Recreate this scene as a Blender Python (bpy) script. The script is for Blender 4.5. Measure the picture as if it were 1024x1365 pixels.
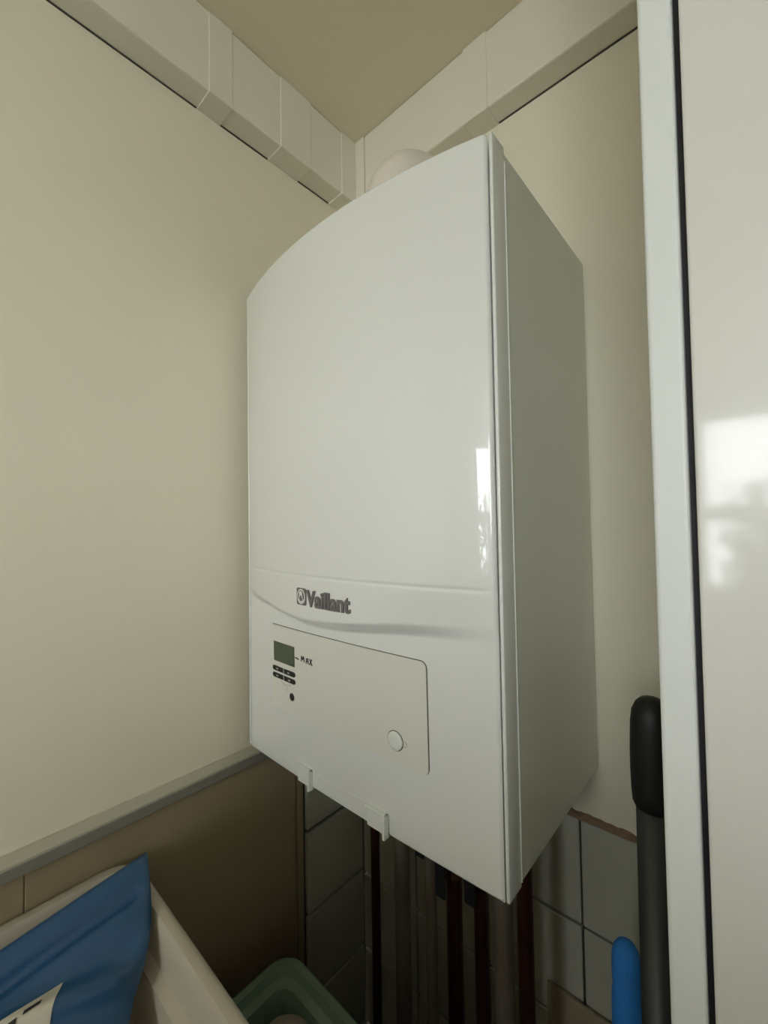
import bpy, bmesh, math, random
from mathutils import Vector, Matrix

# ---------------------------------------------------------------- start clean
for o in list(bpy.data.objects):
    bpy.data.objects.remove(o)
SC = bpy.context.scene
C = SC.collection
ZB = 1.25                      # height of the boiler's underside above the floor
XL = -0.0294                   # face of the left wall
CEIL = ZB + 1.137
YR = -3.2                      # rear wall of the room, behind the camera
XR = 2.3

# ---------------------------------------------------------------- camera
yaw, pitch, roll = 0.728884561, 0.0285055928, -0.0157845664
f = Vector((-math.sin(yaw)*math.cos(pitch), math.cos(yaw)*math.cos(pitch), math.sin(pitch)))
r0 = Vector((math.cos(yaw), math.sin(yaw), 0)); u0 = r0.cross(f)
r = r0*math.cos(roll) + u0*math.sin(roll)
u = -r0*math.sin(roll) + u0*math.cos(roll)
cam = bpy.data.objects.new('camera', bpy.data.cameras.new('camera'))
C.objects.link(cam)
m = Matrix.Identity(4)
for i in range(3):
    m[i][0] = r[i]; m[i][1] = u[i]; m[i][2] = -f[i]
m.translation = Vector((0.621620729, -0.648409508, ZB + 0.346747708))
cam.matrix_world = m
cam.data.sensor_fit = 'HORIZONTAL'; cam.data.sensor_width = 36
cam.data.lens = 566.16/1024*36
cam.data.clip_start = 0.01
SC.camera = cam

# ---------------------------------------------------------------- sky, light, exposure
SC.view_settings.view_transform = 'Standard'
SC.view_settings.look = 'None'
SC.view_settings.gamma = 1.0
SC.view_settings.use_curve_mapping = False
SC.view_settings.exposure = 0.31
w = bpy.data.worlds.new('overcast_sky'); SC.world = w
w.use_nodes = True
bg = w.node_tree.nodes['Background']
bg.inputs[0].default_value = (0.94, 0.98, 1.0, 1)
bg.inputs[1].default_value = 11.0

def area(name, loc, rot, sx, sy, energy, color, portal=False):
    l = bpy.data.lights.new(name, 'AREA'); l.shape = 'RECTANGLE'; l.size = sx; l.size_y = sy
    l.energy = energy; l.color = color
    if portal: l.cycles.is_portal = True
    o = bpy.data.objects.new(name, l); C.objects.link(o); o.location = loc; o.rotation_euler = rot
    return o
# unseen window openings, added in the rear wall to let daylight in (x0, x1, z0, z1)
WIN = [(0.37, 0.86, ZB+0.42, ZB+0.92), (0.37, 0.62, ZB-0.05, ZB+0.34), (0.94, 2.15, ZB+0.10, ZB+1.02)]
for (a, b, c, d) in WIN:      # portals guide the sky light through the panes
    area('window_portal', ((a+b)/2, YR-0.02, (c+d)/2), (math.pi/2, 0, 0), b-a, d-c, 1, (1,1,1), True)

# ---------------------------------------------------------------- helpers
def mat(name, col, rough=0.6, metal=0.0, coat=0.0, bump=0.0, bscale=40.0, bstretch=(1,1,1),
        var=0.0, vscale=6.0, coatrough=0.05, spec=0.5, bdist=0.001):
    mt = bpy.data.materials.new(name); mt.use_nodes = True
    nt = mt.node_tree; b = nt.nodes['Principled BSDF']
    b.inputs['Base Color'].default_value = (*col, 1); b.inputs['Roughness'].default_value = rough
    b.inputs['Metallic'].default_value = metal; b.inputs['Coat Weight'].default_value = coat
    b.inputs['Coat Roughness'].default_value = coatrough
    b.inputs['Specular IOR Level'].default_value = spec
    tc = nt.nodes.new('ShaderNodeTexCoord')
    if bump:
        mp = nt.nodes.new('ShaderNodeMapping'); mp.inputs['Scale'].default_value = bstretch
        n = nt.nodes.new('ShaderNodeTexNoise'); n.inputs['Scale'].default_value = bscale
        n.inputs['Detail'].default_value = 4
        bp = nt.nodes.new('ShaderNodeBump'); bp.inputs['Strength'].default_value = bump
        bp.inputs['Distance'].default_value = bdist
        nt.links.new(tc.outputs['Object'], mp.inputs[0]); nt.links.new(mp.outputs[0], n.inputs[0])
        nt.links.new(n.outputs['Fac'], bp.inputs['Height']); nt.links.new(bp.outputs[0], b.inputs['Normal'])
    if var:
        n = nt.nodes.new('ShaderNodeTexNoise'); n.inputs['Scale'].default_value = vscale
        n.inputs['Detail'].default_value = 5
        mx = nt.nodes.new('ShaderNodeMix'); mx.data_type = 'RGBA'
        mx.inputs[6].default_value = (*[c*(1-var) for c in col], 1)
        mx.inputs[7].default_value = (*[min(1, c*(1+var)) for c in col], 1)
        nt.links.new(tc.outputs['Object'], n.inputs[0]); nt.links.new(n.outputs['Fac'], mx.inputs[0])
        nt.links.new(mx.outputs[2], b.inputs['Base Color'])
    return mt

M = dict(
    plaster=mat('cream_plaster', (0.89, 0.845, 0.68), 0.55, bump=0.25, bscale=220, var=0.02, vscale=3, bdist=0.0006),
    ceiling=mat('ceiling_paint', (0.90, 0.83, 0.64), 0.8, bump=0.2, bscale=200, var=0.02),
    room=mat('room_paint', (0.87, 0.86, 0.80), 0.8),
    floor=mat('brown_floor', (0.16, 0.11, 0.07), 0.5, var=0.2, vscale=8),
    duct=mat('cream_plastic', (0.86, 0.825, 0.71), 0.38, var=0.01),
    shell=mat('white_enamel', (0.80, 0.81, 0.78), 0.32, coat=1.0, coatrough=0.03, bump=0.05, bscale=60, bdist=0.0003),
    side=mat('grey_white_enamel', (0.76, 0.78, 0.70), 0.4, coat=0.3, coatrough=0.15),
    edge=mat('white_frame', (0.80, 0.82, 0.78), 0.35, coat=0.5),
    flap=mat('flap_plastic', (0.76, 0.75, 0.68), 0.42),
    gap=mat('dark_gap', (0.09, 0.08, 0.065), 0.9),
    logo=mat('grey_badge', (0.16, 0.145, 0.145), 0.4),
    black=mat('black_plastic', (0.007, 0.0065, 0.007), 0.5),
    ink=mat('black_ink', (0.02, 0.02, 0.02), 0.7),
    greyink=mat('pale_grey_print', (0.5, 0.49, 0.44), 0.7),
    lcd=mat('green_display', (0.075, 0.10, 0.06), 0.25, var=0.15, vscale=60),
    tile=mat('pale_tile', (0.52, 0.52, 0.44), 0.25, coat=0.3, var=0.06, vscale=9, bump=0.15, bscale=25, bdist=0.001),
    beige=mat('beige_board', (0.36, 0.30, 0.20), 0.6, var=0.08, vscale=10),
    panel=mat('tan_panel', (0.37, 0.30, 0.19), 0.4, var=0.06, vscale=6),
    grout=mat('dark_grout', (0.09, 0.075, 0.055), 0.9, bump=0.5, bscale=150),
    mortar=mat('brown_mortar', (0.30, 0.20, 0.13), 0.95, bump=1.0, bscale=200, var=0.3, vscale=60, bdist=0.003),
    trim=mat('pale_trim', (0.50, 0.475, 0.38), 0.4),
    trim_shade=mat('trim_shade_grey', (0.25, 0.235, 0.20), 0.5),
    door=mat('white_gloss_paint', (0.72, 0.71, 0.67), 0.35, coat=0.8, coatrough=0.07, bump=0.25, bscale=90,
             bstretch=(1.0, 1.0, 0.04), var=0.02, vscale=10, bdist=0.0008),
    jamb=mat('white_jamb_paint', (0.76, 0.79, 0.77), 0.4, bump=0.1, bscale=50),
    gasket=mat('black_gasket', (0.012, 0.008, 0.012), 0.6),
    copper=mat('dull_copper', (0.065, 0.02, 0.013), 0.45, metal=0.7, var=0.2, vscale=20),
    brass=mat('dull_brass', (0.16, 0.11, 0.05), 0.35, metal=0.9),
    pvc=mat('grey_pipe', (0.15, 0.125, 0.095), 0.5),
    tub=mat('white_tub_plastic', (0.54, 0.49, 0.40), 0.4, var=0.03),
    bag=mat('blue_plastic_film', (0.020, 0.085, 0.20), 0.34, coat=0.1, coatrough=0.3, bump=0.5, bscale=22, bdist=0.003),
    paper=mat('label_paper', (0.62, 0.58, 0.48), 0.6),
    mint=mat('mint_plastic', (0.24, 0.36, 0.27), 0.45, var=0.06),
    roll=mat('off_white_cloth', (0.42, 0.37, 0.30), 0.9, bump=0.6, bscale=160),
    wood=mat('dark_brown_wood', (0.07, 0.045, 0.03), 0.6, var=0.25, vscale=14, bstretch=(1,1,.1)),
    tube=mat('charcoal_metal', (0.045, 0.05, 0.046), 0.4),
    blue=mat('blue_soft_plastic', (0.035, 0.27, 0.85), 0.75, bump=0.8, bscale=140, var=0.15, vscale=60, bdist=0.002),
    flue=mat('white_flue', (0.82, 0.76, 0.68), 0.5),
    leaf=mat('leaf_green', (0.03, 0.06, 0.02), 0.7),
    grass=mat('pale_terrace', (0.55, 0.53, 0.46), 0.9),
)
gl = bpy.data.materials.new('pane_glass'); gl.use_nodes = True
nt = gl.node_tree; nt.nodes.clear()
out = nt.nodes.new('ShaderNodeOutputMaterial'); tr = nt.nodes.new('ShaderNodeBsdfTransparent')
gs = nt.nodes.new('ShaderNodeBsdfGlossy'); gs.inputs['Roughness'].default_value = 0.0
mx = nt.nodes.new('ShaderNodeMixShader'); fr = nt.nodes.new('ShaderNodeFresnel'); fr.inputs[0].default_value = 1.3
nt.links.new(fr.outputs[0], mx.inputs[0]); nt.links.new(tr.outputs[0], mx.inputs[1]); nt.links.new(gs.outputs[0], mx.inputs[2])
nt.links.new(mx.outputs[0], out.inputs[0])
M['glass'] = gl

def link(name, bm, material, parent=None, smooth=False, loc=None):
    me = bpy.data.meshes.new(name); bmesh.ops.recalc_face_normals(bm, faces=bm.faces[:])
    bm.to_mesh(me); bm.free()
    if smooth:
        for p in me.polygons: p.use_smooth = True
    me.materials.append(material)
    o = bpy.data.objects.new(name, me); C.objects.link(o)
    if loc is not None: o.location = loc
    if parent is not None:
        o.parent = parent
        if parent.location.length: o.matrix_parent_inverse = Matrix.Translation(-parent.location)
    return o
def bx(bm, x0, x1, y0, y1, z0, z1, bev=0.0, seg=2):
    r = bmesh.ops.create_cube(bm, size=1.0)
    vs = r['verts']
    for v in vs:
        v.co = Vector(((x0+x1)/2+v.co.x*(x1-x0), (y0+y1)/2+v.co.y*(y1-y0), (z0+z1)/2+v.co.z*(z1-z0)))
    if bev:
        es = list({e for v in vs for e in v.link_edges})
        bmesh.ops.bevel(bm, geom=es, offset=bev, segments=seg, affect='EDGES', profile=0.5)
    return bm
def box(name, dims, material, parent=None, bev=0.0, seg=2):
    return link(name, bx(bmesh.new(), *dims, bev, seg), material, parent)
def tube(bm, pts, rad, n=16, caps=True):
    """swept tube; rad is a number or one radius per point"""
    pts = [Vector(p) for p in pts]
    rad = rad if isinstance(rad, (list, tuple)) else [rad]*len(pts)
    rings = []
    ref = Vector((0.13, 0.97, 0.21))
    for i, p in enumerate(pts):
        d = (pts[min(i+1, len(pts)-1)] - pts[max(i-1, 0)]).normalized()
        a = d.cross(ref).normalized(); b = d.cross(a).normalized()
        rings.append([bm.verts.new(p + rad[i]*(a*math.cos(t*2*math.pi/n) + b*math.sin(t*2*math.pi/n))) for t in range(n)])
    for a, b in zip(rings, rings[1:]):
        for k in range(n):
            bm.faces.new((a[k], a[(k+1) % n], b[(k+1) % n], b[k]))
    if caps:
        bm.faces.new(rings[0]); bm.faces.new(rings[-1])
    return bm
def autosmooth(o, ang=0.6):
    me = o.data
    for p in me.polygons: p.use_smooth = True
    bm = bmesh.new(); bm.from_mesh(me)
    for e in bm.edges:
        if len(e.link_faces) == 2 and e.calc_face_angle(0) > ang: e.smooth = False
    bm.to_mesh(me); bm.free()
    return o
def tag(o, label, cat, group=None):
    o['label'] = label; o['category'] = cat
    if group: o['group'] = group
    return o
def struct(o):
    o['kind'] = 'structure'; return o
def empty(name, loc):
    o = bpy.data.objects.new(name, None); C.objects.link(o); o.location = loc
    o.empty_display_size = 0.05
    return o

# ================================================================ THE ROOM
T = 0.10
struct(box('floor', (XL-T, XR+T, YR-T, T, -T, 0), M['floor']))
struct(box('ceiling', (XL-T, XR+T, YR-T, T, CEIL, CEIL+T), M['ceiling']))
TT = ZB - 0.0745               # top of the tiling on the back wall
# back wall: plaster above, tile backing below
wb = bmesh.new()
bx(wb, XL-T, 0.66, 0, T, TT, CEIL); bx(wb, XL-T, 0.66, 0.007, T, 0, TT)
wall_back = struct(link('wall_back', wb, M['plaster']))
wall_back.data.materials.append(M['grout'])
for p in wall_back.data.polygons:
    if max(wall_back.data.vertices[i].co.z for i in p.vertices) <= TT+1e-4: p.material_index = 1
random.seed(4)
tilebm = bx(bmesh.new(), -0.0738, 0.0738, -0.004, 0.004, -0.0738, 0.0738, 0.0012, 1)
tile_me = bpy.data.meshes.new('tile'); tilebm.to_mesh(tile_me); tilebm.free(); tile_me.materials.append(M['tile'])
P = 0.152
for k in range(8):
    for c in range(5):
        xa = 0.411 - 0.1505*(3-c); xb = xa + 0.1505
        if c == 0: xa = XL - 0.0; xb = 0.11
        xb = min(xb, 0.66)
        o = bpy.data.objects.new('tile', tile_me); C.objects.link(o); o.parent = wall_back
        if c == 0: xa, xb = XL, 0.411-0.1505*2
        o.location = ((xa+xb)/2, 0.0025+random.uniform(-.0006, .0006), TT-0.006-P*(k+.5))
        o.scale = ((xb-xa-0.003)/0.1476, 1, 1)
        o.rotation_euler = (random.uniform(-.004, .004), 0, random.uniform(-.004, .004))
# rough mortar edge on top of the tiling
bm = bmesh.new(); n = 90
prev = None
for i in range(n+1):
    x = XL+0.002 + (0.655-XL)*i/n
    a = 0.0045+random.uniform(-.0018, .0022); d = 0.004+random.uniform(-.0015, .002); b = -0.006+random.uniform(-.0012, .0012)
    ring = [bm.verts.new((x, 0.003, TT+a)), bm.verts.new((x, -d, TT+a*.4)), bm.verts.new((x, -d, TT+b)), bm.verts.new((x, 0.003, TT+b))]
    if prev:
        for k in range(4): bm.faces.new((prev[k], prev[(k+1) % 4], ring[(k+1) % 4], ring[k]))
    else: bm.faces.new(ring)
    prev = ring
bm.faces.new(prev)
link('mortar_edge', bm, M['mortar'], wall_back)

# left wall
wl = bmesh.new()
ZT = ZB - 0.030
bx(wl, XL-T, XL, YR, 0, ZT, CEIL); bx(wl, XL-T, XL-0.008, YR, 0, 0, ZT)
wall_left = struct(link('wall_left', wl, M['plaster']))
wall_left.data.materials.append(M['grout'])
for p in wall_left.data.polygons:
    if max(wall_left.data.vertices[i].co.z for i in p.vertices) <= ZT+1e-4: p.material_index = 1
for k in range(8):
    o = bpy.data.objects.new('tile', tile_me); C.objects.link(o); o.parent = wall_left
    o.location = (XL-0.0035, -0.0755, ZB-0.073-P*(k+.5)); o.rotation_euler = (random.uniform(-.004, .004), 0, math.pi/2)
    o.scale = (.1455/.1476, 1, .985)
o = bpy.data.objects.new('tile', tile_me); C.objects.link(o); o.parent = wall_left
o.location = (XL-0.0035, -0.0755, ZB-0.0545); o.rotation_euler = (0, 0, math.pi/2); o.scale = (.1455/.1476, 1, .033/.1476)
box('joint_strip', (XL-0.010, XL-.001, -0.1690, -0.1550, 0.0, ZB-0.037), M['panel'], wall_left, 0.002)
for ya in (-0.5545, -0.9365, -1.3185):
    box('wall_panel', (XL-0.010, XL, ya, ya+0.3818, 0.0, ZB-0.037), M['panel'], wall_left, 0.0015)
# dado trim: pale sloping top, the shade beneath it painted as a darker band
bm = bmesh.new()
sec = [(XL-0.004, ZB-0.0195), (XL+0.004, ZB-0.0205), (XL+0.012, ZB-0.029), (XL+0.012, ZB-0.0335), (XL+0.006, ZB-0.0350), (XL+0.006, ZB-0.0460), (XL-0.004, ZB-0.0460)]
ra = [bm.verts.new((a, YR+0.05, b)) for a, b in sec]; rb = [bm.verts.new((a, -0.001, b)) for a, b in sec]
for k in range(len(sec)):
    bm.faces.new((ra[k], ra[(k+1) % len(sec)], rb[(k+1) % len(sec)], rb[k]))
bm.faces.new(ra); bm.faces.new(rb)
t1 = struct(link('trim_1', bm, M['trim']))
box('trim_shade_band', (XL+0.004, XL+0.0128, YR+.05, -0.001, ZB-.0455, ZB-.0315), M['trim_shade'], t1, .001)

# right wall of the alcove, front wall beside it, rest of the room behind the camera
YF = -0.36
struct(box('wall_right', (0.66, 0.66+T, YF+0.02, T, 0, CEIL), M['plaster']))
struct(box('wall_front', (0.66+T, XR+T, YF+0.02, YF+0.02+T, 0, CEIL), M['room']))
struct(box('wall_side', (XR, XR+T, YR, YF+0.02, 0, CEIL), M['room']))
# rear wall with the window opening
bm = bmesh.new()
X0 = 0.26; X1 = 2.22; za = ZB-0.13; zb = ZB+1.09
bx(bm, XL-T, X0, YR-T, YR, 0, CEIL); bx(bm, X1, XR+T, YR-T, YR, 0, CEIL)
bx(bm, X0, X1, YR-T, YR, 0, za); bx(bm, X0, X1, YR-T, YR, zb, CEIL)
struct(link('wall_rear', bm, M['room']))
bm = bmesh.new()
ya, yb = YR-0.07, YR-0.01
bx(bm, X0, WIN[0][1]+.04, ya, yb, WIN[0][3], zb); bx(bm, X0, WIN[0][0], ya, yb, WIN[0][2], WIN[0][3])
bx(bm, X0, WIN[0][1]+.04, ya, yb, WIN[1][3], WIN[0][2]); bx(bm, X0, WIN[1][0], ya, yb, WIN[1][2], WIN[1][3])
bx(bm, WIN[1][1], WIN[0][1]+.04, ya, yb, WIN[1][2], WIN[1][3]); bx(bm, X0, WIN[0][1]+.04, ya, yb, za, WIN[1][2])
bx(bm, WIN[0][1], WIN[2][0], ya, yb, za, zb); bx(bm, WIN[2][1], X1, ya, yb, za, zb)
bx(bm, WIN[2][0], WIN[2][1], ya, yb, za, WIN[2][2]); bx(bm, WIN[2][0], WIN[2][1], ya, yb, WIN[2][3], zb)
window_1 = struct(link('window_1', bm, M['jamb']))  # out of view; its wide right pane is added for more daylight
for (a, b, c, d) in WIN:
    box('pane', (a-.005, b+.005, YR-0.045, YR-0.041, c-.005, d+.005), M['glass'], window_1)

# ---- door post and glossy white door on the right
struct(box('trim_2', (0.574, 0.5912, YF, 0.0-0.30, 0.0, CEIL), M['jamb'], None, 0.0022, 3))
d1 = struct(box('door_1', (0.5945, 1.45, YF-0.002, YF+0.018, 0.02, CEIL-0.02), M['door'], None, 0.0016, 3))
struct(box('trim_3', (0.5905, 0.5960, YF+0.006, YF+0.022, 0.0, CEIL), M['gasket']))

# ================================================================ TRUNKING UNDER THE CEILING
DX = 0.0124; DY = -0.0385; DB = ZB+1.011
left_t = empty('trunking', (XL, -0.3, DB))
tag(left_t, 'cream plastic trunking under the ceiling along the left wall, with joint covers', 'trunking')
box('trunk_length', (XL, DX, -3.0, -0.335, DB, CEIL-.0005), M['duct'], left_t, 0.003)
box('trunk_length', (XL, DX, -0.336, -0.19, DB, CEIL-.0005), M['duct'], left_t, 0.003)
box('trunk_length', (XL, DX, -0.191, -0.045, DB, CEIL-.0005), M['duct'], left_t, 0.003)
for (a, b) in ((-0.351, -0.312), (-0.222, -0.155)):
    box('joint_cover', (XL, DX+0.0011, a, b, DB-0.0014, CEIL), M['duct'], left_t, 0.0012)
box('corner_cover', (XL, DX+0.0016, -0.078, 0, DB-0.0018, CEIL), M['duct'], left_t, 0.0012)
# thin dark line where the trunking sits off the wall
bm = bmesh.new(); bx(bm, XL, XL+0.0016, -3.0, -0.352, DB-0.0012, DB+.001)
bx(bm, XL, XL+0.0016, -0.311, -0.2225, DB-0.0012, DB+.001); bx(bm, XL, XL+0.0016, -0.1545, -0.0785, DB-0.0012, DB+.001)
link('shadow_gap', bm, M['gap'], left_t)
right_t = empty('trunking', (0.3, 0, DB))
tag(right_t, 'cream plastic trunking under the ceiling on the back wall, above the boiler', 'trunking')
box('corner_cover', (DX+0.0018, 0.0385, DY-0.0016, 0, DB-0.0018, CEIL), M['duct'], right_t, 0.0012)
box('trunk_length', (0.0386, 0.292, DY, 0, DB, CEIL-.0005), M['duct'], right_t, 0.003)
box('trunk_length', (0.2925, 0.655, DY, 0, DB, CEIL-.0005), M['duct'], right_t, 0.003)
box('joint_cover', (0.270, 0.313, DY-0.0016, 0, DB-0.0018, CEIL), M['duct'], right_t, 0.0012)
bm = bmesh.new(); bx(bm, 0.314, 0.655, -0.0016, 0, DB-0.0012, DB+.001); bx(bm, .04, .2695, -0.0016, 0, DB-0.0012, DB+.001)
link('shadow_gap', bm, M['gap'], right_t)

# ================================================================ THE BOILER
W = 0.44; H = 0.7205
boiler = empty('wall_boiler', (W/2, 0, ZB))
tag(boiler, 'large white wall-hung gas boiler with bowed front, grey name badge and small display', 'boiler')
def arc(x):
    uu = min(max(x/W, 0), 1); return 4*uu*(1-uu)
def sm(t):
    t = min(max(t, 0), 1); return t*t*(3-2*t)
ARC = [(0, .2425), (.019, .2395), (.0623, .2325), (.1008, .2262), (.1355, .2215), (.173, .2188), (.2069, .2195), (.2475, .2225), (.2923, .2275), (.3318, .2320), (.3669, .2344), (.4046, .2366), (.44, .238)]
def lower_arc(x):
    x = min(max(x, 0), .4399)
    i = max(k for k in range(len(ARC)-1) if ARC[k][0] <= x)
    def p(k): return ARC[min(max(k, 0), len(ARC)-1)]
    (x0, a), (x1, b) = p(i), p(i+1); t = (x-x0)/(x1-x0)
    m0 = (b-p(i-1)[1])/(x1-p(i-1)[0])*(x1-x0); m1 = (p(i+2)[1]-a)/(p(i+2)[0]-x0)*(x1-x0)
    return (2*t**3-3*t*t+1)*a+(t**3-2*t*t+t)*m0+(3*t*t-2*t**3)*b+(t**3-t*t)*m1
def bulge(x, z):
    pz = arc(x); zb = lower_arc(x)+.002; hw = .0075+.001*x/W
    s = sm((z-(zb-hw))/(2*hw))
    low = 0.005+0.004*min(max(z, 0)/0.2, 1); up = 0.030+0.002*(z-0.25)/0.47-0.009*sm((x-.26)/.15)*(1-sm((z-.235)/.05))
    g = 0.0011*math.exp(-((z-0.282)/0.0017)**2)*sm((0.428-x)/0.01)     # shallow crease across the cover
    return pz*(low+(up-low)*s) - g + 0.0007*sm((0.283-z)/0.004)*sm((z-.25)/.02)*0
def YS(x, z): return -0.2825-bulge(x, z)
# casing body, behind the front frame
o = box('casing', (0.0015, W-0.0015, -0.2575, -0.001, ZB+0.0, ZB+H-0.002), M['side'], boiler, 0.003)
bm = bmesh.new()       # frame around the front: two uprights, top and bottom rails
for (a, b, c, d) in ((0, .0033, 0, H), (W-.0038, W, 0, H)):
    bx(bm, a, b, -0.2825, -0.2565, ZB+c, ZB+d, 0.0015, 3)
bx(bm, .003, W-.003, -0.272, -0.2565, ZB, ZB+H)
autosmooth(link('front_frame', bm, M['edge'], boiler), 0.9)
bm = bmesh.new()
for x in (-.0006, W-.0012): box('edge_lip', (x, x+.0018, -0.2572, -0.2552, ZB+.004, ZB+H-.014), M['edge'], boiler, .0006, 1)
# front cover: bowed sheet with rounded rim
cx0, cx1, cz0, cz1 = 0.0045, 0.4343, -0.002, H+0.001
RR = 0.0038
xs = [cx0+RR*(1-math.cos(k*math.pi/2/6)) for k in range(7)] + [cx0+RR+(cx1-cx0-2*RR)*k/90 for k in range(1, 90)] + [cx1-RR*(1-math.cos(k*math.pi/2/6)) for k in range(6, -1, -1)]
zs = [cz0+RR*(1-math.cos(k*math.pi/2/6)) for k in range(7)] + [0.005+(0.19-0.005)*k/24 for k in range(1, 25)] \
   + [0.19+0.11*k/90 for k in range(1, 91)] + [0.30+(H-.0045-0.30)*k/40 for k in range(1, 41)] + [cz1-RR*(1-math.cos(k*math.pi/2/6)) for k in range(6, -1, -1)]
zs = sorted(set(round(z, 6) for z in zs))
def rim(d):
    return 0 if d >= RR else RR - math.sqrt(max(RR*RR-(RR-d)**2, 0))
bm = bmesh.new(); G = []
for z in zs:
    row = []
    for x in xs:
        dx = min(x-cx0, cx1-x); dz = min(z-cz0, cz1-z)
        y = YS(x, z) + min(max(rim(dx), rim(dz)) if not (dx < RR and dz < RR) else rim(max(RR-math.hypot(RR-dx, RR-dz), 0)), RR)
        row.append(bm.verts.new((x, y, ZB+z)))
    G.append(row)
for a, b in zip(G, G[1:]):
    for k in range(len(xs)-1): bm.faces.new((a[k], a[k+1], b[k+1], b[k]))
per = G[0][:] + [rw[-1] for rw in G[1:]] + G[-1][-2::-1] + [rw[0] for rw in G[-2:0:-1]]
bk = [bm.verts.new((v.co.x, -0.2805, v.co.z)) for v in per]
for k in range(len(per)):
    j = (k+1) % len(per); bm.faces.new((per[k], per[j], bk[j], bk[k]))
bm.faces.new(bk)
cover = autosmooth(link('front_cover', bm, M['shell'], boiler), 0.75)

def onface(name, pts, material, parent, lift=0.0006, thick=0.0012, holes=None):
    """closed outline (x, z) laid on the curved cover as a slab"""
    bm = bmesh.new()
    f_ = [bm.verts.new((x, YS(x, z)-lift, ZB+z)) for x, z in pts]
    b_ = [bm.verts.new((x, YS(x, z)-lift+thick, ZB+z)) for x, z in pts]
    for k in range(len(pts)):
        j = (k+1) % len(pts); bm.faces.new((f_[k], f_[j], b_[j], b_[k]))
    fa = bm.faces.new(f_); bm.faces.new(b_)
    bmesh.ops.triangulate(bm, faces=[x for x in bm.faces if len(x.verts) > 4])
    return link(name, bm, material, parent)
def rrect(x0, x1, z0, z1, r=0.003, n=5, corners=(1,1,1,1)):
    pts = []
    for (cx, cz, a0, on) in ((x1, z1, 0, corners[0]), (x0, z1, 90, corners[1]), (x0, z0, 180, corners[2]), (x1, z0, 270, corners[3])):
        if not on: pts.append((cx, cz)); continue
        ox = cx-r if cx == x1 else cx+r; oz = cz-r if cz == z1 else cz+r
        for k in range(n+1):
            a = math.radians(a0+90*k/n); pts.append((ox+r*math.cos(a), oz+r*math.sin(a)))
    return pts
def gridface(name, x0, x1, z0, z1, r, lift, material, parent, corners=(1,1,1,1), thick=.001):
    """slab following the cover's curve: built of vertical strips"""
    bm = bmesh.new(); n = 60; F = []
    xsx = sorted(set([x0+(x1-x0)*k/n for k in range(n+1)] + [x1-r*(1-math.cos(math.pi/2*k/6)) for k in range(7)] + [x0+r*(1-math.cos(math.pi/2*k/6)) for k in range(7)]))
    for x in xsx:
        t = z1; b = z0
        if x > x1-r:
            q = r-math.sqrt(max(r*r-(x-(x1-r))**2, 0)); t -= q*corners[0]; b += q*corners[3]
        if x < x0+r:
            q = r-math.sqrt(max(r*r-((x0+r)-x)**2, 0)); t -= q*corners[1]; b += q*corners[2]
        F.append([bm.verts.new((x, YS(x, b+(t-b)*j/6)-lift, ZB+b+(t-b)*j/6)) for j in range(7)])
    for a, b in zip(F, F[1:]):
        for j in range(6): bm.faces.new((a[j], a[j+1], b[j+1], b[j]))
    per = [c[0] for c in F] + F[-1][1:] + [c[-1] for c in F[-2::-1]] + F[0][-2:0:-1]
    bk = [bm.verts.new(v.co+Vector((0, thick, 0))) for v in per]
    for k in range(len(per)):
        j = (k+1) % len(per); bm.faces.new((per[k], per[j], bk[j], bk[k]))
    return autosmooth(link(name, bm, material, parent), 0.7)
FX0, FX1, FZ0, FZ1 = 0.0745, 0.3555, 0.0845, 0.2025
flap = gridface('control_flap', FX0, FX1, FZ0, FZ1, 0.007, 0.0012, M['flap'], boiler, (1, 0, 0, 1))
gridface('flap_gap', FX0+0.001, FX1+0.0010, FZ0-0.0001, FZ1+0.0008, 0.008, 0.0003, M['gap'], flap, (1, 0, 0, 1), .0006)
L0 = 0.0016
onface('display', rrect(0.0795, 0.1320, 0.1505, 0.1785, 0.0006, 2), M['gap'], flap, L0)
onface('display_glass', rrect(0.0812, 0.1310, 0.1525, 0.1775, 0.0006, 2), M['lcd'], flap, L0+.0003)
for (a, b, c) in ((0.0765, 0.1030, 0.1395), (0.1058, 0.1330, 0.1395), (0.0765, 0.1030, 0.1295), (0.1058, 0.1330, 0.1295)):
    left = a < .1
    k = onface('button', rrect(a, b, c-.0030, c+.0036, 0.0032, 4, (not left, left, left, not left)), M['black'], flap, L0+.0006)
for (a, c) in ((0.0865, 0.1397), (0.1155, 0.1397), (0.0865, 0.1297), (0.1170, 0.1297)):
    y = YS(a, c)-L0-.0008
    box('button_mark', (a, a+.0045, y-.0002, y+.0002, ZB+c-.0008, ZB+c+.0010), M['greyink'], flap)
def disc(cx, cz, r, n=28): return [(cx+r*math.cos(2*math.pi*k/n), cz+r*math.sin(2*math.pi*k/n)) for k in range(n)]
onface('service_socket', disc(0.1238, 0.1077, 0.0054), M['black'], flap, L0)
onface('button_recess', disc(0.3128, 0.1089, 0.0112), M['gap'], flap, 0.0014)
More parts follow.
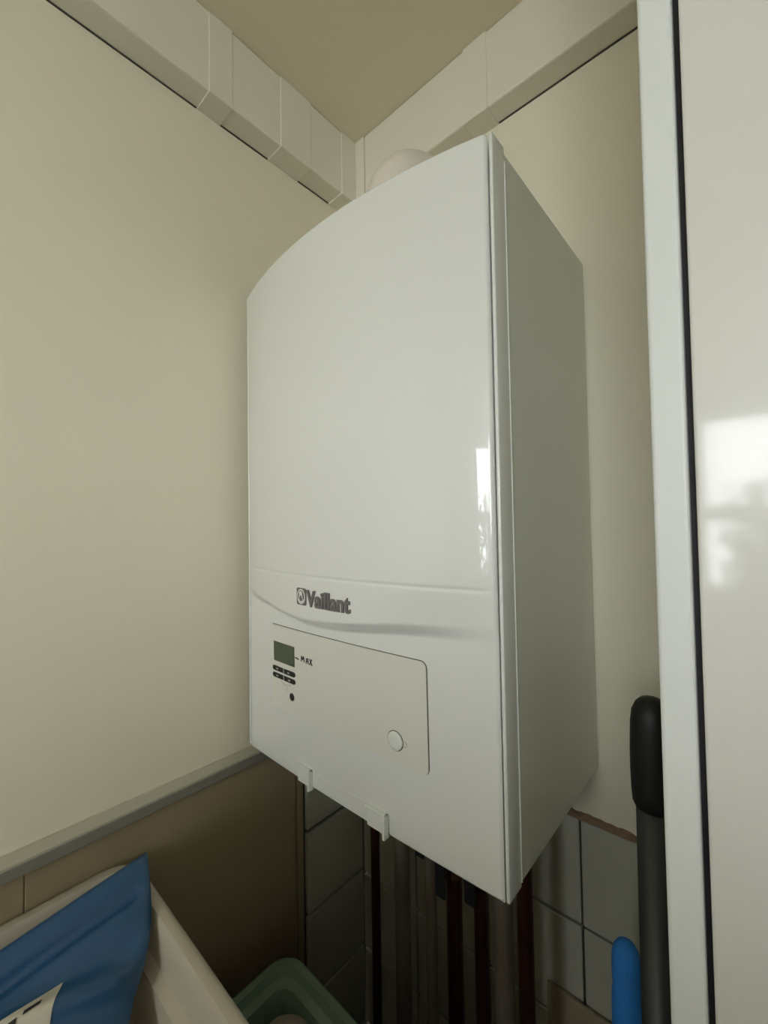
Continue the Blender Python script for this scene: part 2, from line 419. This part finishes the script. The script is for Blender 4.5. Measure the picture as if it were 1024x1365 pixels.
# round release button, slightly domed
bm = bmesh.new(); y = YS(.3128, .1089)-.0013
R1 = [(0.0103, 0), (0.0103, .0012), (0.0094, .0018), (0.006, .0023)]
rings = [[bm.verts.new((.3128+a*math.cos(2*math.pi*k/32), y-h, ZB+.1089+a*math.sin(2*math.pi*k/32))) for k in range(32)] for a, h in R1]
for a, b in zip(rings, rings[1:]):
    for k in range(32): bm.faces.new((a[k], a[(k+1) % 32], b[(k+1) % 32], b[k]))
bm.faces.new(rings[-1])
link('round_button', bm, M['edge'], flap, True)
def stroke(name, polys, wd, material, parent, lift):
    bm = bmesh.new()
    for pl in polys:
        for (xa, za), (xb, zb_) in zip(pl, pl[1:]):
            d = Vector((xb-xa, zb_-za)); L = d.length
            if L < 1e-6: continue
            d /= L; nn = Vector((-d.y, d.x))*wd/2; e = d*wd*.35
            q = [(xa-e.x+nn.x, za-e.y+nn.y), (xb+e.x+nn.x, zb_+e.y+nn.y), (xb+e.x-nn.x, zb_+e.y-nn.y), (xa-e.x-nn.x, za-e.y-nn.y)]
            fv = [bm.verts.new((x, YS(x, z)-lift, ZB+z)) for x, z in q]
            bv = [bm.verts.new((x, YS(x, z)-lift+.0008, ZB+z)) for x, z in q]
            bm.faces.new(fv); bm.faces.new(bv)
            for k in range(4): bm.faces.new((fv[k], fv[(k+1) % 4], bv[(k+1) % 4], bv[k]))
    return link(name, bm, material, parent)
# handwritten MAX with a dash
stroke('handwriting', [[(0.1342, 0.1648), (0.1415, 0.1638)],
    [(0.1478, 0.1628), (0.1488, 0.1695), (0.1512, 0.1655), (0.1535, 0.1695), (0.1545, 0.1628)],
    [(0.1588, 0.1620), (0.1596, 0.1680), (0.1628, 0.1684), (0.1634, 0.1622)], [(0.1592, 0.1650), (0.1632, 0.1652)],
    [(0.1668, 0.1690), (0.1716, 0.1612)], [(0.1712, 0.1690), (0.1664, 0.1618)]], 0.0015, M['ink'], flap, L0+.0001)
for pl in ([(0.3255+.0028*math.cos(t*math.pi/6), 0.1085+.0030*math.sin(t*math.pi/6)) for t in range(13)],
           [(0.110+.0125*math.cos(t), 0.1245+.0035*math.sin(t)) for t in [math.pi*(1+k/8) for k in range(9)]],
           [(0.1055, 0.1195), (0.1035, 0.1225)], [(0.1125, 0.1130), (0.1112, 0.1165), (0.1130, 0.1185)]):
    stroke('printed_symbol', [pl], 0.0007, M['greyink'], flap, L0-.0001)
# ---- badge: emblem and lettering, raised grey
badge = onface('emblem', rrect(0.1668, 0.1872, 0.2450, 0.2665, 0.0022, 4), M['logo'], boiler, 0.0010, .0016)
def ellipse(cx, cz, a, b, n=30): return [(cx+a*math.cos(2*math.pi*k/n), cz+b*math.sin(2*math.pi*k/n)) for k in range(n)]
onface('emblem_ring', ellipse(0.1770, 0.2558, 0.0085, 0.0096), M['edge'], badge, .0013)
onface('emblem_field', ellipse(0.1770, 0.2558, 0.0068, 0.0080), M['logo'], badge, .0016)
onface('emblem_head', ellipse(0.1768, 0.2600, 0.0032, 0.0029), M['edge'], badge, .0019)
stroke('emblem_ears', [[(0.1752, 0.2605), (0.1735, 0.2545)], [(0.1785, 0.2605), (0.1802, 0.2545)]], .0014, M['edge'], badge, .0019)
stroke('emblem_bowl', [[(0.1772+.0045*math.cos(t), 0.2525+.0035*math.sin(t)) for t in [math.pi*(1+k/8) for k in range(9)]]], .0018, M['edge'], badge, .0019)
cu = bpy.data.curves.new('lettering', 'FONT'); cu.body = 'Vaillant'; cu.size = 1; cu.offset = 0.034; cu.space_character = 1.02
cu.resolution_u = 4; cu.extrude = 0.01
to = bpy.data.objects.new('lettering_curve', cu); C.objects.link(to)
bpy.context.view_layer.update()
me = bpy.data.meshes.new_from_object(to.evaluated_get(bpy.context.evaluated_depsgraph_get()))
bpy.data.objects.remove(to)
mnx = min(v.co.x for v in me.vertices); mxx = max(v.co.x for v in me.vertices)
mnz = min(v.co.y for v in me.vertices); mxz = max(v.co.y for v in me.vertices)
for v in me.vertices:
    x = 0.1888+(v.co.x-mnx)/(mxx-mnx)*0.0785; z = 0.2446+(v.co.y-mnz)/(mxz-mnz)*0.0208
    v.co = Vector((x, YS(x, z)-(0.0018 if v.co.z > 0 else -0.0004), ZB+z))
me.materials.clear(); me.materials.append(M['logo'])
lo = bpy.data.objects.new('lettering', me); C.objects.link(lo); lo.parent = boiler
lo.matrix_parent_inverse = Matrix.Translation(-boiler.location)
# ---- two catches under the front edge, with the flat strip between them
for (a, b) in ((0.134, 0.166), (0.266, 0.299)):
    bm = bmesh.new()
    bx(bm, a, b, -0.2886, -0.285, ZB-0.0030, ZB+0.0215, 0.0010, 2)
    bx(bm, b-.0035, b, -0.2955, -0.285, ZB-0.0035, ZB+0.0222, 0.001, 2)
    bx(bm, a, b, -0.2930, -0.285, ZB+0.0197, ZB+0.0222, 0.001, 2)
    bx(bm, a+.003, b-.003, -0.286, -0.262, ZB-0.0045, ZB-0.0005)
    link('catch', bm, M['edge'], boiler)
gridface('lower_strip', 0.1655, 0.2665, 0.0005, 0.0215, .0008, .0005, M['shell'], boiler)
# recess and fittings under the boiler
bm = bmesh.new(); bx(bm, 0.02, 0.42, -0.25, -0.01, ZB-0.012, ZB+0.001)
link('base_plate', bm, M['black'], boiler)

# ---- flue: collar and elbow from the boiler's top back into the wall
fl = empty('flue_elbow', (0.235, -0.135, ZB+H))
tag(fl, 'pale round flue elbow rising behind the top edge of the boiler', 'flue')
FXc = 0.226
bm = bmesh.new(); tube(bm, [(FXc, -.15, ZB+H-.002), (FXc, -.15, ZB+H+.03)], .066, 40)
link('collar', bm, M['flue'], fl, False)
pts = [(FXc, -.155, ZB+H+.02), (FXc, -.155, ZB+H+.09)] + [(FXc, -.155+.045*(1-math.cos(t)), ZB+H+.10+.045*math.sin(t)) for t in [math.pi/2*k/10 for k in range(11)]] + [(FXc, -.001, ZB+H+.145)]
bm = bmesh.new(); tube(bm, pts, .055, 40); autosmooth(link('elbow', bm, M['flue'], fl), .8)

# ---- pipes under the boiler
def pipe(name, label, x, y, rad, material, zlow, valve=None, bend=None):
    root = empty(name, (x, y, ZB-0.02)); tag(root, label, 'pipe', None)
    pts = [(x, y, ZB-0.012)]
    if bend: pts += [(x, y, ZB-zlow+.04), (x, y+.012, ZB-zlow+.012), (x, y+.035, ZB-zlow), (x, -0.002, ZB-zlow)]
    else: pts += [(x, y, ZB-0.6), (x, y, 0.0)]
    bm = bmesh.new(); tube(bm, pts, rad, 20); autosmooth(link('tube', bm, material, root), .8)
    bm = bmesh.new(); tube(bm, [(x, y, ZB-.012), (x, y, ZB-.035)], rad*1.45, 6); tube(bm, [(x, y, ZB-.035), (x, y, ZB-.045)], rad*1.25, 20)
    link('union_nut', bm, M['brass'], root)
    if valve:
        bm = bmesh.new(); tube(bm, [(x, y, ZB-valve), (x, y, ZB-valve-.045)], rad*1.5, 12); tube(bm, [(x, y, ZB-valve-.022), (x, y-rad*2.8, ZB-valve-.022)], rad*.7, 12)
        link('valve_body', bm, M['brass'], root)
        box('valve_handle', (x-.008, x+.008, y-rad*2.8-.004, y-rad*2.8, ZB-valve-.06, ZB-valve-.005), M['black'], root, .002)
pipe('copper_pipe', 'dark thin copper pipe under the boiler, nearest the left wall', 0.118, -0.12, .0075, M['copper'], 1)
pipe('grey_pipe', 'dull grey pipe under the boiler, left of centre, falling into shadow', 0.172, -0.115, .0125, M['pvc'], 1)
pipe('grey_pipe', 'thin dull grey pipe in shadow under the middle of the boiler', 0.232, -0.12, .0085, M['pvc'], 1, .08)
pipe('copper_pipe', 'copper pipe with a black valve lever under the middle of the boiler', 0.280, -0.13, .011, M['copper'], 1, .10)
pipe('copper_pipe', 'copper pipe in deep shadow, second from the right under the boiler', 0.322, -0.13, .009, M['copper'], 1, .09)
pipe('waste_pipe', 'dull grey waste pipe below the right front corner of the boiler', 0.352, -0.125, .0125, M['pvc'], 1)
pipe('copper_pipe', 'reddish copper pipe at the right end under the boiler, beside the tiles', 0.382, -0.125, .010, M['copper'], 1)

# ================================================================ RIGHT SIDE: BROOM, BLUE HANDLE, BOARD
br = empty('broom', (0.536, -0.170, 0)); tag(br, 'charcoal broom handle with a thick rounded black grip, beside the white door post', 'broom')
def bp(z, r): return (0.532+(z+0.6)*0.004, -.17, ZB+z), r
prof = [(.176, .004), (.1745, .0085), (.170, .0130), (.162, .0165), (.150, .0180), (.125, .0188), (.105, .0188), (.088, .0184), (.076, .0176), (.0722, .0160), (.0715, .0138)]
bm = bmesh.new(); tube(bm, [bp(z, 0)[0] for z, _ in prof], [q for _, q in prof], 28)
autosmooth(link('grip', bm, M['black'], br), .9)
bm = bmesh.new(); tube(bm, [bp(.08, 0)[0], bp(-.5, 0)[0], (0.532, -.17, .10)], .0148, 24); link('handle', bm, M['tube'], br, True)
bm = bmesh.new(); bx(bm, .44, .62, -.195, -.145, .07, .105, .008)
link('broom_head', bm, M['black'], br)
bm = bmesh.new()
for i in range(22):
    for j in range(4):
        x = .446+i*.008; y = -.189+j*.0125; bx(bm, x, x+.0055, y, y+.008, 0, .072)
bo = link('bristles', bm, M['tube'], br); bo['kind'] = 'stuff'
bl = empty('blue_duster', (0.508, -.125, 0)); tag(bl, 'bright blue soft rounded handle standing against the tiles, left of the charcoal broom handle', 'duster')
prof = [(-.063, .004), (-.066, .009), (-.072, .0125), (-.082, .0142), (-.10, .0145), (-.112, .0138), (-.122, .0152), (-.16, .0158), (-.22, .0160), (-.30, .0160), (-.36, .0150), (-.37, .010)]
bm = bmesh.new(); tube(bm, [(0.496, -.125, ZB+z-.047) for z, _ in prof], [q for _, q in prof], 26); autosmooth(link('blue_sleeve', bm, M['blue'], bl), .9)
bm = bmesh.new(); tube(bm, [(0.496, -.125, ZB-.40), (0.496, -.125, .0)], .009, 16); link('pole', bm, M['tube'], bl, True)

# beige board leaning on the tiles low down
bd = box('beige_board', (0.360, 0.56, -.010, -.004, ZB-.80, ZB-.336), M['beige'], None, .0015)
tag(bd, 'beige board standing against the tiles low down, below the blue handle', 'board')
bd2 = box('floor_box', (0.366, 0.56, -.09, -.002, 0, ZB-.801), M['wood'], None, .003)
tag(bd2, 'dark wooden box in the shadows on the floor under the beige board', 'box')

# ================================================================ LEFT: CABINET, TUB, BLUE BAG, MINT TRAY
cb = empty('low_cabinet', (0.20, -.6, 0)); tag(cb, 'dark wooden cabinet in the shadows carrying the white tub and the mint tray', 'cabinet')
CT = ZB-.44
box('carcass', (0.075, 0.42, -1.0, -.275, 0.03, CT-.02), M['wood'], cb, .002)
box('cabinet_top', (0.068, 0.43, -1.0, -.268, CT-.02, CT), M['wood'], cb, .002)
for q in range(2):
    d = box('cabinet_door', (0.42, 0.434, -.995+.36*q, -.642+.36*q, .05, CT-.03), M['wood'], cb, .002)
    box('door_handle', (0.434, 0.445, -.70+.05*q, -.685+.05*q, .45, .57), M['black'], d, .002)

def rring(x0, x1, y0, y1, z, r, n=7):
    pts = []
    for (ox, oy, a0) in ((x1-r, y1-r, 0), (x0+r, y1-r, 90), (x0+r, y0+r, 180), (x1-r, y0+r, 270)):
        for k in range(n+1):
            a = math.radians(a0+90*k/n); pts.append((ox+r*math.cos(a), oy+r*math.sin(a), z))
    return pts
def vessel(levels):
    """levels: (x0,x1,y0,y1,z,r) outside from the foot up, over the rim and down the inside to the floor"""
    bm = bmesh.new(); R = [[bm.verts.new(p) for p in rring(*l)] for l in levels]
    for a, b in zip(R, R[1:]):
        for k in range(len(a)): bm.faces.new((a[k], a[(k+1) % len(a)], b[(k+1) % len(a)], b[k]))
    bm.faces.new(R[0]); bm.faces.new(R[-1])
    return bm
tx0, tx1, ty0, ty1 = -0.0245, 0.385, -0.90, -0.4425
zr = ZB-0.090
def lv(ins, z, r): return (tx0+ins, tx1-ins, ty0+ins, ty1-ins, z, max(r*.72-ins*.4, .01))
tubo = vessel([lv(.065, CT+.001, .05), lv(.060, CT+.006, .05), lv(.016, zr-.03, .05), lv(.012, zr-.012, .05), lv(0.0, zr-.012, .05), lv(-.001, zr-.006, .05), lv(.002, zr-.0015, .05), lv(.006, zr, .05),
               lv(.013, zr-.001, .05), lv(.016, zr-.006, .05), lv(.020, zr-.04, .05), lv(.030, zr-.045, .045), lv(.034, zr-.09, .045), lv(.068, CT+.006, .045)])
tub = tag(autosmooth(link('storage_tub', tubo, M['tub']), .8), 'off-white plastic tub with a rolled rim, against the left wall, holding the blue bag', 'tub')

# blue bag standing in the tub: pillow pouch whose top edge runs from the far corner forward
P1 = Vector((0.040, -0.4475, ZB-.054)); P2 = Vector((0.010, -0.640, ZB-.103))
P3 = Vector((0.165, -0.515, ZB-.155)); P4 = Vector((0.150, -0.72, ZB-.200))
bm = bmesh.new(); NU, NV = 40, 40; F = []; B = []
nrm = (P3-P1).cross(P2-P1).normalized()
if nrm.z < 0: nrm = -nrm
for i in range(NU+1):
    a = i/NU; rf = []; rbk = []
    for j in range(NV+1):
        b = j/NV
        p = P1*(1-a)*(1-b) + P2*b*(1-a) + P3*a*(1-b) + P4*a*b
        pil = (max(0, 16*a*(1-a)*b*(1-b)))**.5
        crease = -0.012*math.exp(-((a-.17-.03*b)/.04)**2) + 0.013*math.exp(-((a-.62+.45*b)/.07)**2) - 0.006*math.exp(-((a-.40+.15*b)/.05)**2) + 0.006*math.sin(9*a+3*b)*pil \
            + 0.004*math.exp(-((a-.03)/.03)**2)
        env = sm(b/.10)
        # the right-hand edge (b = 0) bows slightly
        off = Vector((0.016*math.sin(min(a*1.35,1)*math.pi)*(1-b), 0.008*math.sin(a*math.pi)*(1-b), 0))
        t_ = nrm*(0.013*pil + crease*env)
        rf.append(bm.verts.new(p+off+t_)); rbk.append(bm.verts.new(p+off-nrm*(0.012*pil+.0015)))
    F.append(rf); B.append(rbk)
for Q in (F, B):
    for a, b in zip(Q, Q[1:]):
        for k in range(NV): bm.faces.new((a[k], a[k+1], b[k+1], b[k]))
pf = F[0][:] + [q[-1] for q in F[1:]] + F[-1][-2::-1] + [q[0] for q in F[-2:0:-1]]
pb = B[0][:] + [q[-1] for q in B[1:]] + B[-1][-2::-1] + [q[0] for q in B[-2:0:-1]]
for k in range(len(pf)):
    j = (k+1) % len(pf); bm.faces.new((pf[k], pf[j], pb[j], pb[k]))
FC = [[v.co.copy() for v in q] for q in F]
bag = tag(link('blue_bag', bm, M['bag'], None, True), 'shiny dark blue plastic bag with a pale label, propped in the off-white tub', 'bag')
def bagp(a, b, lift):
    i = min(int(a*NU), NU-1); j = min(int(b*NV), NV-1); s = a*NU-i; t = b*NV-j
    p = FC[i][j]*(1-s)*(1-t)+FC[i+1][j]*s*(1-t)+FC[i][j+1]*(1-s)*t+FC[i+1][j+1]*s*t
    return p+nrm*lift
def bagpatch(name, a0, a1, b0, b1, material, lift, parent, n=12):
    bm = bmesh.new(); g = [[bm.verts.new(bagp(a0+(a1-a0)*i/n, b0+(b1-b0)*j/n, lift)) for j in range(n+1)] for i in range(n+1)]
    for a, b in zip(g, g[1:]):
        for k in range(n): bm.faces.new((a[k], a[k+1], b[k+1], b[k]))
    return link(name, bm, material, parent, True)
lab = bagpatch('label', .355, .56, .37, .86, M['paper'], .0012, bag)
bagpatch('label_print', .385, .405, .43, .49, M['ink'], .0017, lab, 3)
bagpatch('label_print', .395, .42, .51, .55, M['ink'], .0017, lab, 3)

# mint tray and a round white cloth roll in it
mx0, mx1, my0, my1 = 0.055, 0.40, -.43, -.250
mz = ZB-.302
def ml(ins, z, r=.035): return (mx0+ins, mx1-ins, my0+ins, my1-ins, z, max(r-ins*.5, .008))
tray = vessel([ml(.022, CT+.001), ml(.018, CT+.006), ml(.006, mz-.02), ml(.0, mz-.018), ml(-.001, mz-.004), ml(.003, mz), ml(.012, mz-.001), ml(.016, mz-.012), ml(.026, mz-.016), ml(.030, mz-.028), ml(.042, CT+.006)])
tag(autosmooth(link('mint_tray', tray, M['mint']), .8), 'mint green plastic tray with rounded stepped corner, low behind the off-white tub', 'tray')
bm = bmesh.new(); rc = Vector((0.170, -.340, CT+.0075))
lat = [(0.0, 0), (.030, .0), (.040, .012), (.042, .035), (.042, .115), (.040, .138), (.034, .151), (.018, .157), (.004, .158)]
rg = [[bm.verts.new(rc+Vector((a*math.cos(2*math.pi*k/32)*(1+.02*math.sin(5*k)), a*math.sin(2*math.pi*k/32), h))) for k in range(32)] for a, h in lat[1:]]
for a, b in zip(rg, rg[1:]):
    for k in range(32): bm.faces.new((a[k], a[(k+1) % 32], b[(k+1) % 32], b[k]))
bm.faces.new(rg[0]); bm.faces.new(rg[-1])
tag(link('cloth_roll', bm, M['roll'], None, True), 'round off-white cloth bundle sitting in the mint green tray', 'cloth')

# ---- cupboard added out of view behind the viewer, to shade the lower scene
cp = empty('blocker', (1.005, -1.45, 0)); tag(cp, 'plain tall tan cupboard added out of view behind the viewer to shade the lower scene', 'blocker')
box('carcass', (0.58, 1.43, -1.65, -1.22, .02, ZB+.28), M['panel'], cp, .003)
box('blocker_top', (0.57, 1.44, -1.66, -1.20, ZB+.28, ZB+.30), M['panel'], cp, .003)
for q in range(2): box('blocker_door', (0.585+.423*q, 1.002+.423*q, -1.22, -1.205, .05, ZB+.27), M['panel'], cp, .002)

# ================================================================ OUTSIDE THE WINDOW (seen only as glints)
random.seed(11)
g = struct(box('ground', (-6, 8, -14, YR-T-.01, -.3, -.02), M['grass']))
tr = empty('added_tree', (0.6, -6.2, 0)); tag(tr, 'dark leafy tree added outside the window, for glints in the boiler cover', 'tree')  # unseen tree, added with leaf gaps that shape the glints
bm = bmesh.new(); tube(bm, [(.6, -6.2, -.03), (.62, -6.2, 1.0), (.55, -6.2, 2.0)], [.12, .09, .05], 12); link('trunk', bm, M['wood'], tr)
bm = bmesh.new()
for i in range(2600):
    c = Vector((random.gauss(.4, 1.3), random.uniform(-6.8, -5.6), random.gauss(1.05, .62)))
    if c.z > 2.0: c.z = 2.0-random.random()
    if c.x < .28 or (c.x < .8 and 1.08 < c.z < 1.25 and random.random() < .75): continue
    c.z = max(c.z, 0.02)
    s = random.uniform(.05, .11); a = Vector((random.gauss(0, 1), random.gauss(0, 1), random.gauss(0, 1))).normalized()
    b = a.cross(Vector((.3, .5, .8))).normalized(); d = a.cross(b)
    v = [bm.verts.new(c+a*s), bm.verts.new(c+b*s*.5), bm.verts.new(c-a*s), bm.verts.new(c-b*s*.5)]
    bm.faces.new(v)
o = link('foliage', bm, M['leaf'], tr); o['kind'] = 'stuff'
